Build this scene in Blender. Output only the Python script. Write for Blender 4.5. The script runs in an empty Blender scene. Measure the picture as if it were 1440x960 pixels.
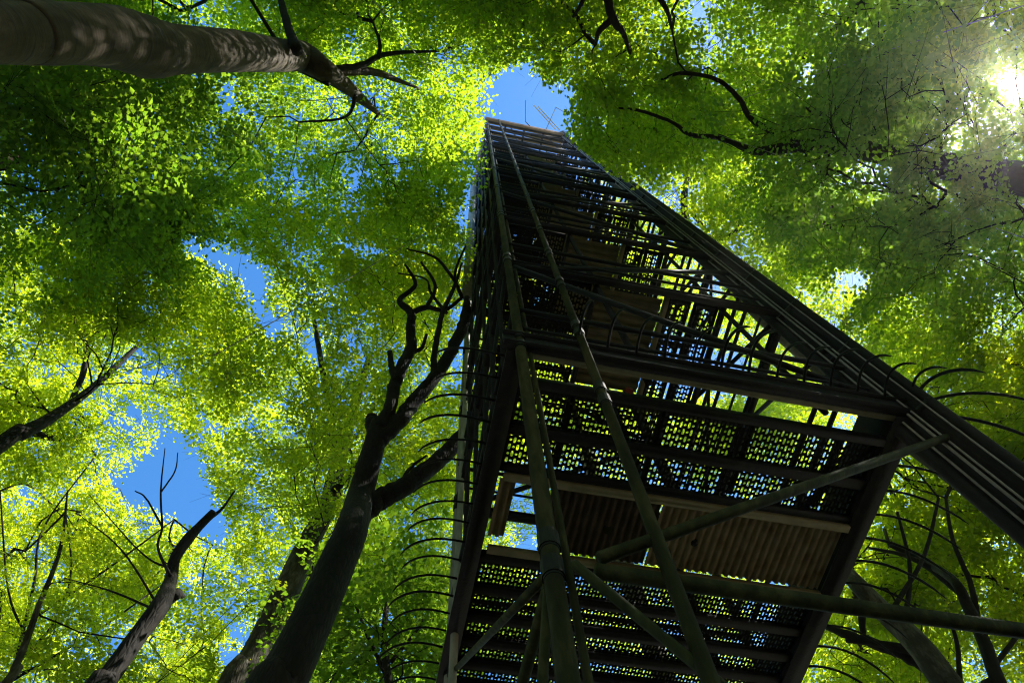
import bpy, math, random
import numpy as np
from mathutils import Matrix, Vector

random.seed(7)
rng = np.random.default_rng(7)
PI = math.pi
C = bpy.context.scene.collection
SC = bpy.context.scene

# ------------------------------------------------------------------ camera geometry
F = 1000.0                      # focal length in pixels of a 1440 x 960 frame
ZP = (675.0, 100.0)             # where the plumb line runs to in the picture
CAMZ = 1.6
_u = np.array([ZP[0]-720, -(ZP[1]-480), -F]); UU = _u/np.linalg.norm(_u)
_f = np.array([0, 0, -1.0]); _y = _f-(_f@UU)*UU
YY = _y/np.linalg.norm(_y); XX = np.cross(YY, UU)
FWD = np.array([-XX[2], -YY[2], -UU[2]])

def rect(px, py):
    """plan direction of a picture point: metres sideways per metre of height"""
    d = np.array([px-720.0, -(py-480.0), -F])
    w = np.array([d@XX, d@YY, d@UU])
    return w[:2]/w[2]

def rect_many(p):
    d = np.stack([p[:, 0]-720.0, -(p[:, 1]-480.0), np.full(len(p), -F)], 1)
    x, y, z = d@XX, d@YY, d@UU
    return np.stack([x/z, y/z], 1)

def proj_many(P):
    q = P-np.array([0, 0, CAMZ])
    c = q[:, :1]*XX+q[:, 1:2]*YY+q[:, 2:3]*UU
    z = np.minimum(c[:, 2], -1e-3)
    return np.stack([720-F*c[:, 0]/z, 480+F*c[:, 1]/z], 1)

def at(px, py, h):
    r = rect(px, py)
    return np.array([r[0]*h, r[1]*h, h+CAMZ])

def wid(p, rpx):
    """metres of a half width of rpx picture pixels at point p"""
    return rpx*float((p-np.array([0, 0, CAMZ]))@FWD)/F

# ------------------------------------------------------------------ materials
def nmat(name):
    m = bpy.data.materials.new(name); m.use_nodes = True
    nt = m.node_tree
    for n in list(nt.nodes): nt.nodes.remove(n)
    out = nt.nodes.new('ShaderNodeOutputMaterial')
    return m, nt, out

def ramp(nt, fac, stops):
    r = nt.nodes.new('ShaderNodeValToRGB')
    e = r.color_ramp.elements
    while len(e) < len(stops): e.new(0.5)
    for i, (p, c) in enumerate(stops):
        e[i].position = p; e[i].color = (*c, 1)
    nt.links.new(fac, r.inputs['Fac'])
    return r.outputs['Color']

def noise(nt, scale, detail=4, vec=None, rough=0.55):
    n = nt.nodes.new('ShaderNodeTexNoise')
    n.inputs['Scale'].default_value = scale; n.inputs['Detail'].default_value = detail
    n.inputs['Roughness'].default_value = rough
    if vec is not None: nt.links.new(vec, n.inputs['Vector'])
    return n.outputs['Fac']

def objcoord(nt, scale=(1, 1, 1)):
    t = nt.nodes.new('ShaderNodeTexCoord'); mp = nt.nodes.new('ShaderNodeMapping')
    mp.inputs['Scale'].default_value = scale
    nt.links.new(t.outputs['Object'], mp.inputs['Vector'])
    return mp.outputs['Vector']

def surf(name, stops, scale=(6, 6, 6), nscale=1.0, rough=0.6, metal=0.0, bump=0.0, bscale=None, spec=0.5):
    m, nt, out = nmat(name)
    v = objcoord(nt, scale)
    f = noise(nt, nscale, 6, v)
    col = ramp(nt, f, stops)
    b = nt.nodes.new('ShaderNodeBsdfPrincipled')
    nt.links.new(col, b.inputs['Base Color'])
    b.inputs['Roughness'].default_value = rough; b.inputs['Metallic'].default_value = metal
    b.inputs['Specular IOR Level'].default_value = spec
    if bump:
        bp = nt.nodes.new('ShaderNodeBump'); bp.inputs['Strength'].default_value = bump
        bp.inputs['Distance'].default_value = 0.02
        f2 = noise(nt, bscale or nscale*4, 5, v)
        nt.links.new(f2, bp.inputs['Height']); nt.links.new(bp.outputs['Normal'], b.inputs['Normal'])
    nt.links.new(b.outputs['BSDF'], out.inputs['Surface'])
    return m

M = {}
M['steel'] = surf('dark_painted_steel', [(0.3, (.005, .005, .003)), (0.6, (.010, .010, .0055)), (0.8, (.020, .016, .009))], (5, 5, 1.5), 2.0, .6, 0.0, .3, None, .2)
M['pipe'] = surf('mossy_green_pipe', [(0.25, (.011, .0115, .004)), (0.5, (.029, .031, .0085)), (0.62, (.05, .05, .016)), (0.8, (.055, .034, .014))], (9, 9, 2.2), 1.3, .7, 0, .3, None, .1)
M['rib'] = surf('rusty_brown_decking', [(0.3, (.26, .18, .11)), (0.5, (.42, .32, .20)), (0.75, (.50, .42, .29))], (3, 3, 3), 2.2, .75, 0, .3)
M['rib_dark'] = surf('dark_brown_decking', [(0.3, (.05, .035, .02)), (0.55, (.11, .075, .045)), (0.8, (.2, .14, .09))], (3, 3, 3), 2.2, .8, 0, .3)  # darker brown for one of the decking sheets
M['olive'] = surf('weathered_olive_decking', [(0.3, (.13, .12, .055)), (0.6, (.22, .20, .10)), (0.8, (.27, .24, .14))], (3, 3, 3), 2.0, .8, 0, .2)
M['board'] = surf('weathered_brown_board', [(0.3, (.17, .10, .05)), (0.6, (.33, .21, .115)), (0.85, (.42, .31, .2))], (1.2, 14, 6), 1.0, .8, 0, .3)
M['cable'] = surf('grey_cable_and_lit_edge', [(0.3, (.14, .14, .11)), (0.7, (.24, .23, .18))], (4, 4, 4), 3.0, .4, .4)  # guy wires, and the pale rods painted as lit edges
M['pale'] = surf('pale_weathered_pipe', [(0.3, (.16, .17, .12)), (0.6, (.28, .28, .21)), (0.8, (.36, .35, .28))], (6, 6, 2), 1.5, .6)
M['white'] = surf('white_enamel', [(0.3, (.7, .7, .68)), (0.7, (.8, .8, .78))], (3, 3, 3), 2.0, .4)
M['red'] = surf('faded_red_plastic', [(0.3, (.35, .03, .02)), (0.7, (.5, .06, .04))], (6, 6, 6), 2.0, .5)

def bark(name, stops, ring=0.0, vert=0.0, dark=(.03, .026, .02)):
    m, nt, out = nmat(name)
    b = nt.nodes.new('ShaderNodeBsdfPrincipled'); b.inputs['Roughness'].default_value = .85
    b.inputs['Specular IOR Level'].default_value = .25
    v = objcoord(nt, (3, 3, 1.2))
    col = ramp(nt, noise(nt, 1.4, 8, v, .6), stops)
    h = noise(nt, 14, 6, objcoord(nt, (1, 1, 1)))
    if ring:
        # fine horizontal creases round a smooth trunk
        rn = noise(nt, 1.0, 5, objcoord(nt, (1.1, 1.1, 15)), .6)
        msk = ramp(nt, rn, [(0.35, (1, 1, 1)), (0.40, (0, 0, 0)), (0.60, (0, 0, 0)), (0.66, (1, 1, 1))])
        mx = nt.nodes.new('ShaderNodeMix'); mx.data_type = 'RGBA'
        sc = nt.nodes.new('ShaderNodeMath'); sc.operation = 'MULTIPLY'; sc.inputs[1].default_value = ring
        nt.links.new(msk, sc.inputs[0]); nt.links.new(sc.outputs[0], mx.inputs['Factor'])
        nt.links.new(col, mx.inputs['A']); mx.inputs['B'].default_value = (*dark, 1)
        col = mx.outputs['Result']; h = rn
    if vert:
        vn = nt.nodes.new('ShaderNodeTexVoronoi'); vn.feature = 'DISTANCE_TO_EDGE'
        vn.inputs['Scale'].default_value = 1.0
        nt.links.new(objcoord(nt, (22, 22, 5)), vn.inputs['Vector'])
        msk = ramp(nt, vn.outputs['Distance'], [(0.0, (1, 1, 1)), (0.16, (0, 0, 0))])
        mx = nt.nodes.new('ShaderNodeMix'); mx.data_type = 'RGBA'
        sc = nt.nodes.new('ShaderNodeMath'); sc.operation = 'MULTIPLY'; sc.inputs[1].default_value = vert
        nt.links.new(msk, sc.inputs[0]); nt.links.new(sc.outputs[0], mx.inputs['Factor'])
        nt.links.new(col, mx.inputs['A']); mx.inputs['B'].default_value = (*dark, 1)
        col = mx.outputs['Result']; h = vn.outputs['Distance']
    bp = nt.nodes.new('ShaderNodeBump'); bp.inputs['Strength'].default_value = .6; bp.inputs['Distance'].default_value = .03
    nt.links.new(h, bp.inputs['Height']); nt.links.new(bp.outputs['Normal'], b.inputs['Normal'])
    nt.links.new(col, b.inputs['Base Color'])
    nt.links.new(b.outputs['BSDF'], out.inputs['Surface'])
    return m

M['beech'] = bark('smooth_beech_bark', [(0.3, (.034, .025, .012)), (0.5, (.066, .048, .025)), (0.7, (.105, .08, .046))], ring=.75)
M['oak'] = bark('furrowed_oak_bark', [(0.3, (.007, .0055, .0034)), (0.6, (.016, .0125, .0075)), (0.8, (.028, .023, .012))], vert=.8, dark=(.006, .005, .004))
M['grey'] = bark('patchy_grey_bark', [(0.3, (.03, .025, .016)), (0.5, (.06, .052, .034)), (0.62, (.17, .155, .115)), (0.72, (.05, .042, .026))], vert=.35)
M['dark'] = bark('dark_branch_bark', [(0.3, (.010, .008, .005)), (0.6, (.023, .018, .011)), (0.8, (.042, .034, .022))])

def leafmat(name, refl, trans, var=.35):
    m, nt, out = nmat(name)
    g = nt.nodes.new('ShaderNodeNewGeometry')
    rp = g.outputs['Random Per Island']
    big = noise(nt, .35, 2, objcoord(nt))
    ad = nt.nodes.new('ShaderNodeMath'); ad.operation = 'MULTIPLY_ADD'; ad.inputs[1].default_value = .6
    nt.links.new(rp, ad.inputs[0]); 
    sb = nt.nodes.new('ShaderNodeMath'); sb.operation = 'MULTIPLY'; sb.inputs[1].default_value = .45
    nt.links.new(big, sb.inputs[0]); nt.links.new(sb.outputs[0], ad.inputs[2])
    def sh(c, k, tint): return tuple(max(0.0, x*k*t) for x, t in zip(c, tint))
    rc = ramp(nt, ad.outputs[0], [(0, sh(refl, 1-var, (.9, 1, 1))), (.5, refl), (1, sh(refl, 1+var, (1.2, 1, .8)))])
    tc = ramp(nt, ad.outputs[0], [(0, sh(trans, 1-var, (.75, 1, 1.2))), (.5, trans), (1, sh(trans, 1+var*.6, (1.22, 1, .8)))])
    d = nt.nodes.new('ShaderNodeBsdfDiffuse'); t = nt.nodes.new('ShaderNodeBsdfTranslucent')
    nt.links.new(rc, d.inputs['Color']); nt.links.new(tc, t.inputs['Color'])
    a = nt.nodes.new('ShaderNodeAddShader'); nt.links.new(d.outputs[0], a.inputs[0]); nt.links.new(t.outputs[0], a.inputs[1])
    gl = nt.nodes.new('ShaderNodeBsdfGlossy'); gl.inputs['Roughness'].default_value = .5
    mx = nt.nodes.new('ShaderNodeMixShader')
    mx.inputs[0].default_value = .025; nt.links.new(a.outputs[0], mx.inputs[1]); nt.links.new(gl.outputs[0], mx.inputs[2])
    nt.links.new(mx.outputs[0], out.inputs['Surface'])
    return m

M['leaf_fresh'] = leafmat('fresh_yellow_green_leaf', (.05, .09, .012), (.415, .52, .013))
M['leaf_spring'] = leafmat('pale_spring_leaf', (.06, .095, .012), (.46, .55, .014))
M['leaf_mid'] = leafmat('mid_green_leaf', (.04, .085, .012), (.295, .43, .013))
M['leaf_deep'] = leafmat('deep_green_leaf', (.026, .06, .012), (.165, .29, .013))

# ------------------------------------------------------------------ mesh helpers
class MB:
    def __init__(s): s.v = []; s.q = []; s.n = 0; s.ng = []
    def add(s, v, f):
        v = np.asarray(v, float); s.v.append(v)
        f = np.asarray(f, np.int64)
        if len(f): s.q.append(f+s.n)
        s.n += len(v)
    def box(s, x0, x1, y0, y1, z0, z1):
        v = [(x, y, z) for z in (z0, z1) for y in (y0, y1) for x in (x0, x1)]
        s.add(v, [(0, 2, 3, 1), (4, 5, 7, 6), (0, 1, 5, 4), (2, 6, 7, 3), (0, 4, 6, 2), (1, 3, 7, 5)])
    def beam(s, p, q, w, h, up=(0, 0, 1)):
        p = np.array(p, float); q = np.array(q, float); d = q-p; d /= np.linalg.norm(d)
        up = np.array(up, float)
        if abs(d@up) > .95: up = np.array([0, 1.0, 0])
        sd = np.cross(d, up); sd /= np.linalg.norm(sd); u = np.cross(sd, d)
        v = [e+sd*a*w/2+u*b*h/2 for e in (p, q) for b in (-1, 1) for a in (-1, 1)]
        s.add(v, [(0, 1, 3, 2), (4, 6, 7, 5), (0, 4, 5, 1), (2, 3, 7, 6), (0, 2, 6, 4), (1, 5, 7, 3)])
    def channel(s, p, q, w, h, t=.012, up=(0, 0, 1)):
        """an I-section"""
        p = np.array(p, float); q = np.array(q, float); u = np.array(up, float)
        s.beam(p, q, t, h-2*t, up)
        s.beam(p+u*(h/2-t/2), q+u*(h/2-t/2), w, t, up); s.beam(p-u*(h/2-t/2), q-u*(h/2-t/2), w, t, up)
    def tube(s, pts, rad, n=8, cap=True, wob=0.0):
        pts = np.asarray(pts, float); k = len(pts)
        rad = np.full(k, rad, float) if np.isscalar(rad) else np.asarray(rad, float)
        t = np.gradient(pts, axis=0); t /= np.linalg.norm(t, axis=1)[:, None]+1e-9
        ref = np.array([0, 1.0, 0]) if abs(t[0][1]) < .9 else np.array([1.0, 0, 0])
        vs = []
        a = np.arange(n)*2*PI/n
        for i in range(k):
            sd = np.cross(t[i], ref); sd /= np.linalg.norm(sd)+1e-9; up = np.cross(sd, t[i])
            ref = np.cross(t[i], sd)*-1 if False else up
            r = rad[i]*(1+(wob*(rng.random(n)-.5) if wob else 0))
            vs.append(pts[i]+np.outer(np.cos(a)*r, sd)+np.outer(np.sin(a)*r, up))
            ref = np.cross(sd, t[i])
        v = np.concatenate(vs); f = []
        for i in range(k-1):
            for j in range(n):
                j2 = (j+1) % n
                f.append((i*n+j, i*n+j2, (i+1)*n+j2, (i+1)*n+j))
        base = s.n
        s.add(v, f)
        if cap:
            s.ng.append([base+j for j in range(n)][::-1]); s.ng.append([base+(k-1)*n+j for j in range(n)])
    def build(s, name, mat, parent=None, smooth=False):
        v = np.concatenate(s.v) if s.v else np.zeros((0, 3))
        me = bpy.data.meshes.new(name)
        if s.ng:
            faces = [tuple(int(i) for i in f) for q in s.q for f in q]+[tuple(g) for g in s.ng]
            me.from_pydata([tuple(x) for x in v], [], faces)
        else:
            fast_mesh(me, v, np.concatenate(s.q))
        me.materials.append(mat)
        if smooth: me.polygons.foreach_set('use_smooth', np.ones(len(me.polygons), bool))
        me.update()
        o = bpy.data.objects.new(name, me); C.objects.link(o)
        if parent is not None: o.parent = parent
        return o

def fast_mesh(me, v, q):
    k = q.shape[1]
    me.vertices.add(len(v)); me.vertices.foreach_set('co', np.ascontiguousarray(v, np.float32).ravel())
    me.loops.add(q.size); me.loops.foreach_set('vertex_index', np.ascontiguousarray(q, np.int32).ravel())
    me.polygons.add(len(q)); me.polygons.foreach_set('loop_start', np.arange(len(q), dtype=np.int32)*k)
    me.update(calc_edges=True)

def empty(name, loc, rz=0.0, label=None, cat=None, group=None):
    o = bpy.data.objects.new(name, None); C.objects.link(o)
    o.location = loc; o.rotation_euler = (0, 0, rz); o.empty_display_size = .3
    if label: o['label'] = label
    if cat: o['category'] = cat
    if group: o['group'] = group
    return o

def dup(o, parent, loc=None):
    c = o.copy(); C.objects.link(c); c.parent = parent
    if loc is not None: c.location = loc
    return c

def smooth_path(pts, rad, n=6):
    """Catmull-Rom through the points"""
    pts = np.asarray(pts, float); rad = np.asarray(rad, float)
    P = np.vstack([2*pts[0]-pts[1], pts, 2*pts[-1]-pts[-2]]); out = []; ro = []
    for i in range(len(pts)-1):
        for t in np.linspace(0, 1, n, endpoint=False):
            a, b, c, d = P[i:i+4]
            out.append(.5*(2*b+(c-a)*t+(2*a-5*b+4*c-d)*t*t+(3*b-a-3*c+d)*t**3))
            ro.append(rad[i]*(1-t)+rad[i+1]*t)
    out.append(pts[-1]); ro.append(rad[-1])
    return np.array(out), np.array(ro)

# ------------------------------------------------------------------ the tower
TA = math.radians(17.7)
E1 = np.array([math.cos(TA), math.sin(TA)]); E2 = np.array([-math.sin(TA), math.cos(TA)])
A0, A1, B0, B1 = .73, 4.33, 2.08, 5.68
AC, BC = (A0+A1)/2, (B0+B1)/2
ctr = E1*AC+E2*BC
tower = empty('observation_tower', (ctr[0], ctr[1], 0), TA,
              'tall dark steel lattice lookout tower with pipe legs and perforated decks standing in the wood', 'tower')
def L(a, b, h): return np.array([a-AC, b-BC, h+CAMZ])      # h: metres above the eye
H = [2.72, 5.6, 8.5, 11.4, 14.3, 17.2, 20.1, 23.0, 25.9, 28.8, 31.7, 34.6]
TOP = 34.6
X0, X1, Y0, Y1 = A0-AC, A1-AC, B0-BC, B1-BC

# legs
def column(pipes, collar_r, collar_at, mats='pipe', foot=True):
    m = MB()
    for (a, b, r) in pipes:
        m.tube([L(a, b, -CAMZ), L(a, b, 12), L(a, b, TOP+1.0)], r, 14)
    if foot:
        a, b, r = pipes[0]; p = L(a, b, -CAMZ); m.box(p[0]-.2, p[0]+.2, p[1]-.2, p[1]+.2, .0, .03)
    o = m.build('corner_column', M[mats], tower, True)
    a, b, r = pipes[0]
    c0 = None
    for h in [q+d_ for q in collar_at for d_ in (0, .21)]:
        if c0 is None:
            k = MB()
            k.tube([(0, 0, -.07), (0, 0, -.055), (0, 0, -.055), (0, 0, .055), (0, 0, .055), (0, 0, .07)], [r+.004, r+.004, collar_r, collar_r, r+.004, r+.004], 14)
            c0 = k.build('collar', M['steel'], o)
            c = c0
        else: c = dup(c0, o)
        c.location = tuple(L(a, b, h))
    return o
nodes = [h+d for h in H for d in (0.0,)]
column([(A0, B0, .047), (A0+.095, B0+.04, .02)], .057, H)
column([(A0, B1, .05), (A0-.03, B1-.5, .04)], .062, H, 'pale')
column([(A1, B1, .055)], .068, H)
pa = column([(1.27, 1.985, .037)], .047, [h-1.05 for h in H]+[h+.35 for h in H[1:]], foot=True)
pa.name = 'front_post'
# the front right leg is a bundle: pipe, two flat bars, a channel and pale rods for lit edges, seen from the eye side by side
pv = np.array([.437, -.90])
def R(t, d=0.0):
    q = np.array([A1, B0])+pv*t+np.array([.9, .437])*d
    return q
m = MB()
def vert(m, t, d, r, z1=TOP+1.0): q = R(t, d); m.tube([L(q[0], q[1], -CAMZ), L(q[0], q[1], z1)], r, 12)
def vbox(m, t, d, w, dp):
    q = R(t, d)
    m.beam(L(q[0], q[1], -CAMZ), L(q[0], q[1], TOP+1.0), w, dp, (0.9, .437, 0))
vert(m, -.17, .02, .06); vbox(m, -.07, .05, .09, .03); vbox(m, .10, .06, .13, .05); vert(m, .19, .05, .05); vbox(m, .02, .12, .3, .02)
rcol = m.build('corner_column', M['steel'], tower, True)
for t, r in ((-.095, .010), (-.015, .012), (.025, .009), (.14, .008)):  # thin pale rods stand in for edges of the leg catching light
    k = MB(); vert(k, t, -.045 if t > -.05 else -.03, r); k.build('lit_edge_rod', M['cable'], rcol, True)
k0 = None
for h in H:
    for z in (0, 1.45):
        if k0 is None:
            k = MB(); q0 = L(*R(-.2), 0); q1 = L(*R(.2), 0)
            k.beam((-.10, .2, 0), (.10, -.2, 0), .2, .05); k.box(-.05, .05, -.05, .05, -.2, .12)
            k0 = k.build('clamp_plate', M['steel'], rcol); c = k0
        else: c = dup(k0, rcol)
        q = R(0, .1); c.location = tuple(L(q[0], q[1], h+z))
# inner posts that carry the stairs
for (a, b, r, mm) in ((1.9, 2.2, .035, 'steel'), (1.92, 3.75, .04, 'pipe'), (2.78, 3.75, .035, 'steel'), (3.55, 2.2, .03, 'steel'), (3.55, 5.3, .04, 'steel'),
                      (1.25, 3.75, .03, 'pipe'), (1.0, 3.0, .026, 'pipe'), (1.9, 5.6, .035, 'steel')):
    m = MB(); lo = 5.6 if (a > 1.5) else -CAMZ
    m.tube([L(a, b, lo), L(a, b, 20), L(a, b, TOP)], r, 10); m.build('stair_post', M[mm], tower, True)
for b in (2.55, 3.05, 3.5, 4.1, 4.7, 5.2):
    m = MB(); m.tube([L(A0-.02, b, 5.6), L(A0-.02, b, 20), L(A0-.02, b, TOP+1)], .03, 8); m.build('side_post', M['steel'], tower, True)

m = MB(); m.tube([L(A0-.12, 4.9, 16), L(A0-.12, 4.9, 25), L(A0-.12, 4.9, TOP)], .14, 16); m.build('duct', M['pale'], tower, True)

# zigzag bracing, one pipe per bay and face
def pipe(name, p, q, r, mat='steel', parent=None, n=10):
    k = MB(); k.tube([p, (np.array(p)+q)/2, q], r, n); return k.build(name, M[mat], parent or tower, True)
HH = [-CAMZ+.1]+H
for i in range(len(HH)-1):
    h0, h1 = HH[i], HH[i+1]; f = i % 2
    al, ar = A0+.08, A1-.05
    if i == 0: pipe('brace', L(al, B0-.07, h1-.02), L(ar, B0-.07, h0), .025, 'pipe')
    elif i == 1: pipe('brace', L(.95, B0-.07, h0+.05), L(ar, B0-.06, h1-.55), .033, 'pipe')
    else:
        l, r_ = (h1, h0) if i % 2 == 0 else (h0, h1)
        pipe('brace', L(al, B0+.03, l-.12), L(ar, B0+.03, r_+.3 if r_ == h0 else r_-.9), .035)
    for (aa, s) in ((A0, 1), (A1, 0)):
        if aa == A1 and i < 2: continue
        l, r_ = (h0, h1) if (i+s) % 2 == 0 else (h1, h0)
        pipe('brace', L(aa, B0+.05, l+.05), L(aa, B1-.05, r_-.1), .026, 'pipe' if i < 2 else 'steel')
    l, r_ = (h0, h1) if i % 2 else (h1, h0)
    if i > 2: pipe('brace', L(A0+.05, B1, l), L(A1-.05, B1, r_), .04)
    if i >= 2:      # short knees at the right hand face
        hm = (h0+h1)/2
        pipe('brace', L(A1, B0, hm+.2), L(A1-.05, B0+1.6, h1-.1), .03); pipe('side_rail', L(A1, B0+.05, hm), L(A1, B1, hm), .03)
        pipe('brace', L(A1-.02, B0+.1, h0+.05), L(3.55, B0+1.5, h0+.1), .03)

# perforated sheet: rows of round and long holes
def perforated(m, x0, x1, y0, y1, z, pa=.038, pb=.07, wall=.0, frame=.02, open_=.365):
    nx = max(2, int((x1-x0-2*frame)/pa)); ny = max(2, int((y1-y0-2*frame)/pb))
    ox = (x1-x0-nx*pa)/2+x0; oy = (y1-y0-ny*pb)/2+y0
    i, j = np.meshgrid(np.arange(nx), np.arange(ny), indexing='ij'); i = i.ravel(); j = j.ravel()
    cx = ox+(i+.5)*pa; cy = oy+(j+.5)*pb
    out = np.array([(-.5, -.5), (0, -.5), (.5, -.5), (.5, 0), (.5, .5), (0, .5), (-.5, .5), (-.5, 0)])*np.array([pa, pb])
    r = pa*open_
    def hole(ly):
        return np.array([(-r*.71, -ly-r*.71), (0, -ly-r), (r*.71, -ly-r*.71), (r, 0), (r*.71, ly+r*.71), (0, ly+r), (-r*.71, ly+r*.71), (-r, 0)])
    lng = hole(pb*.25); lng[3] = (r, 0); lng[7] = (-r, 0)
    rnd = hole(0.0)
    long_ = ((i+j) % 2 == 0)
    hv = np.where(long_[:, None, None], lng[None], rnd[None])
    ctrs = np.stack([cx, cy], 1)[:, None, :]
    o3 = np.concatenate([ctrs+out[None], np.full((len(cx), 8, 1), z)], 2)
    h3 = np.concatenate([ctrs+hv, np.full((len(cx), 8, 1), z)], 2)
    parts = [o3, h3]; k = 16
    fs = [(a, (a+1) % 8, 8+(a+1) % 8, 8+a) for a in range(8)]
    if wall:
        w3 = h3.copy(); w3[..., 2] += wall; parts.append(w3); k = 24
        fs += [(8+a, 8+(a+1) % 8, 16+(a+1) % 8, 16+a) for a in range(8)]
    V = np.concatenate(parts, 1).reshape(-1, 3)
    Fq = (np.array(fs)[None]+(np.arange(len(cx))*k)[:, None, None]).reshape(-1, 4)
    m.add(V, Fq)
    ex0, ex1, ey0, ey1 = ox, ox+nx*pa, oy, oy+ny*pb
    t = .03
    m.box(x0, ex0, y0, y1, z, z+t); m.box(ex1, x1, y0, y1, z, z+t)
    m.box(ex0, ex1, y0, ey0, z, z+t); m.box(ex0, ex1, ey1, y1, z, z+t)

def ribbed(m, x0, x1, y0, y1, z, pitch=.075, along='y', d=.028):
    """trapezoid sheeting seen from below"""
    if along == 'y':
        n = int((x1-x0)/pitch); xs = []
        for i in range(n):
            b = x0+i*pitch; xs += [(b, 0), (b+pitch*.42, 0), (b+pitch*.52, d), (b+pitch*.9, d)]
        xs.append((x0+n*pitch, 0))
        v = [(x, y, z+zz) for x, zz in xs for y in (y0, y1)]
    else:
        n = int((y1-y0)/pitch); xs = []
        for i in range(n):
            b = y0+i*pitch; xs += [(b, 0), (b+pitch*.5, 0), (b+pitch*.6, d), (b+pitch*.9, d)]
        xs.append((y0+n*pitch, 0))
        v = [(x, y, z+zz) for y, zz in xs for x in (x0, x1)]
    f = [(2*i, 2*i+1, 2*i+3, 2*i+2) for i in range(len(xs)-1)]
    m.add(v, f)

# ---- first platform (the one above the head)
h1 = 5.6; z1 = h1+CAMZ
pf = empty('platform', (0, 0, z1)); pf.parent = tower
def loc(a, b, dz=0.0): return np.array([a-AC, b-BC, dz])
def part(mb, name, mat, parent, sm=False): return mb.build(name, M[mat], parent, sm)
k = MB(); k.channel(loc(A0-.15, B0-.02, .1), loc(A1+.1, B0-.02, .1), .09, .24); part(k, 'edge_beam', 'steel', pf)
k = MB(); k.beam(loc(A0-.1, B0+.06, .0), loc(A1, B0+.06, .0), .05, .03); part(k, 'edge_trim', 'olive', pf)
k = MB(); k.beam(loc(A0, B0+.31, .02), loc(A1-.1, B0+.31, .02), .07, .1); part(k, 'cross_beam', 'steel', pf)
k = MB(); k.beam(loc(A1-.12, B0+.03, .24), loc(A1-.12, B1+.6, .24), .03, .52); k.beam(loc(A1-.04, B0+.03, -.02), loc(A1-.04, B1+.6, -.02), .2, .025); part(k, 'side_beam', 'steel', pf)
k = MB(); k.beam(loc(A0+.03, B0+.03, .2), loc(A0+.03, B1+.6, .2), .03, .46); k.beam(loc(A0-.03, B0+.03, -.02), loc(A0-.03, B1+.6, -.02), .16, .025); part(k, 'side_beam', 'steel', pf)
for (b, w, hh) in ((2.85, .1, .05), (3.245, .07, .05), (4.23, .1, .06), (4.62, .09, .05), (4.96, .09, .05), (5.27, .09, .05), (5.56, .09, .05), (5.84, .09, .05), (6.14, .13, .08), (6.3, .12, .1)):
    k = MB(); k.beam(loc(A0+.05, b, .012), loc(A1-.14, b, .012), w, hh); part(k, 'cross_beam', 'steel', pf)
for b in (3.315, 4.115):
    k = MB(); k.beam(loc(A0+.1, b, -.03), loc(A1-.15, b, -.03), .07, .06); part(k, 'timber_batten', 'olive', pf)
AL, AR = A0+.05, A1-.14
for (b0, b1, pa_, pb_) in ((2.42, 2.845, .038, .07), (2.855, 3.25, .038, .07), (4.24, 4.615, .036, .06), (4.625, 4.955, .036, .06), (4.965, 5.265, .036, .06), (5.275, 5.555, .036, .06), (5.565, 5.835, .036, .06), (5.845, 6.13, .036, .06)):
    k = MB(); p, q = loc(AL, b0), loc(AR, b1); perforated(k, p[0], q[0], p[1], q[1], .045, pa_, pb_, .008, .02, .365 if b0 < 4 else .3)
    part(k, 'deck_plate', 'steel', pf)
for j in range(4):       # bearers under the perforated planks
    a = A0+.55+j*.85
    k = MB(); k.beam(loc(a, B0+.33, .09), loc(a, 3.2, .09), .05, .05); part(k, 'bearer', 'steel', pf)
for (a0, a1, mm) in ((1.30, 2.363, 'rib_dark'), (2.365, AR-.02, 'rib')):
    k = MB(); p, q = loc(a0, 3.36), loc(a1, 4.08); ribbed(k, p[0], q[0], p[1], q[1], .01); part(k, 'sheet_decking', mm, pf)
k = MB(); p, q = loc(A0+.08, 3.36), loc(A0+.30, 4.0); ribbed(k, p[0], q[0], p[1], q[1], .01); part(k, 'sheet_decking', 'rib', pf)

# curved bars that keep climbers out
def spike(nx_, ny_, out=.42, drop=.22, rise=.02, r=.013):
    n = 9; pts = []
    for i in range(n):
        s = i/(n-1)
        o = out*math.sin(s*1.30)/math.sin(1.30); zz = rise*math.sin(min(1, s*2)*PI/2)-drop*(s**2.2)
        pts.append((nx_*o, ny_*o, zz))
    m = MB(); m.tube(pts, [r]*(n-2)+[r*.8, r*.25], 7); return m
ssp = [spike(0, -1, .46, .38, .10, .013), spike(1, 0, .62, .42, .05, .012), spike(-1, 0, .58, .34, .04, .011)]
protos = [None]*3
def put_spike(kind, a, b, dz, rz=0.0, s=1.0):
    if protos[kind] is None:
        protos[kind] = ssp[kind].build('spike', M['steel'], pf, True); c = protos[kind]
    else: c = dup(protos[kind], pf)
    c.location = tuple(loc(a, b, dz)); c.rotation_euler = (0, 0, rz); c.scale = (s, s, s)
for i in range(13): put_spike(0, A0+.52+i*.265, B0-.06, .2+.02*random.random(), .12*(random.random()-.5), .9+.2*random.random())
for i in range(14): put_spike(1, A1+.06, B0+.25+i*.27, .0, .1*(random.random()-.5), .95+.2*random.random())
for i in range(19): put_spike(2, A0-.11, B0+.12+i*.215, .05, .12*(random.random()-.5), .95+.15*random.random())
put_spike(1, A1+.1, B0-.05, .12, -.5, 1.25); put_spike(1, A1+.12, B0+.02, .05, -.15, 1.35); put_spike(0, A1+.08, B0-.05, .15, .45, 1.25)
k = MB(); k.box(-.05, .05, -.03, .03, -.035, .035); k.tube([(-.06, 0, 0), (0, -.03, .05), (.07, 0, .01)], .008, 6); k.tube([(-.07, .02, .02), (.02, .03, -.05), (.06, -.01, -.03)], .008, 6)
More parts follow.
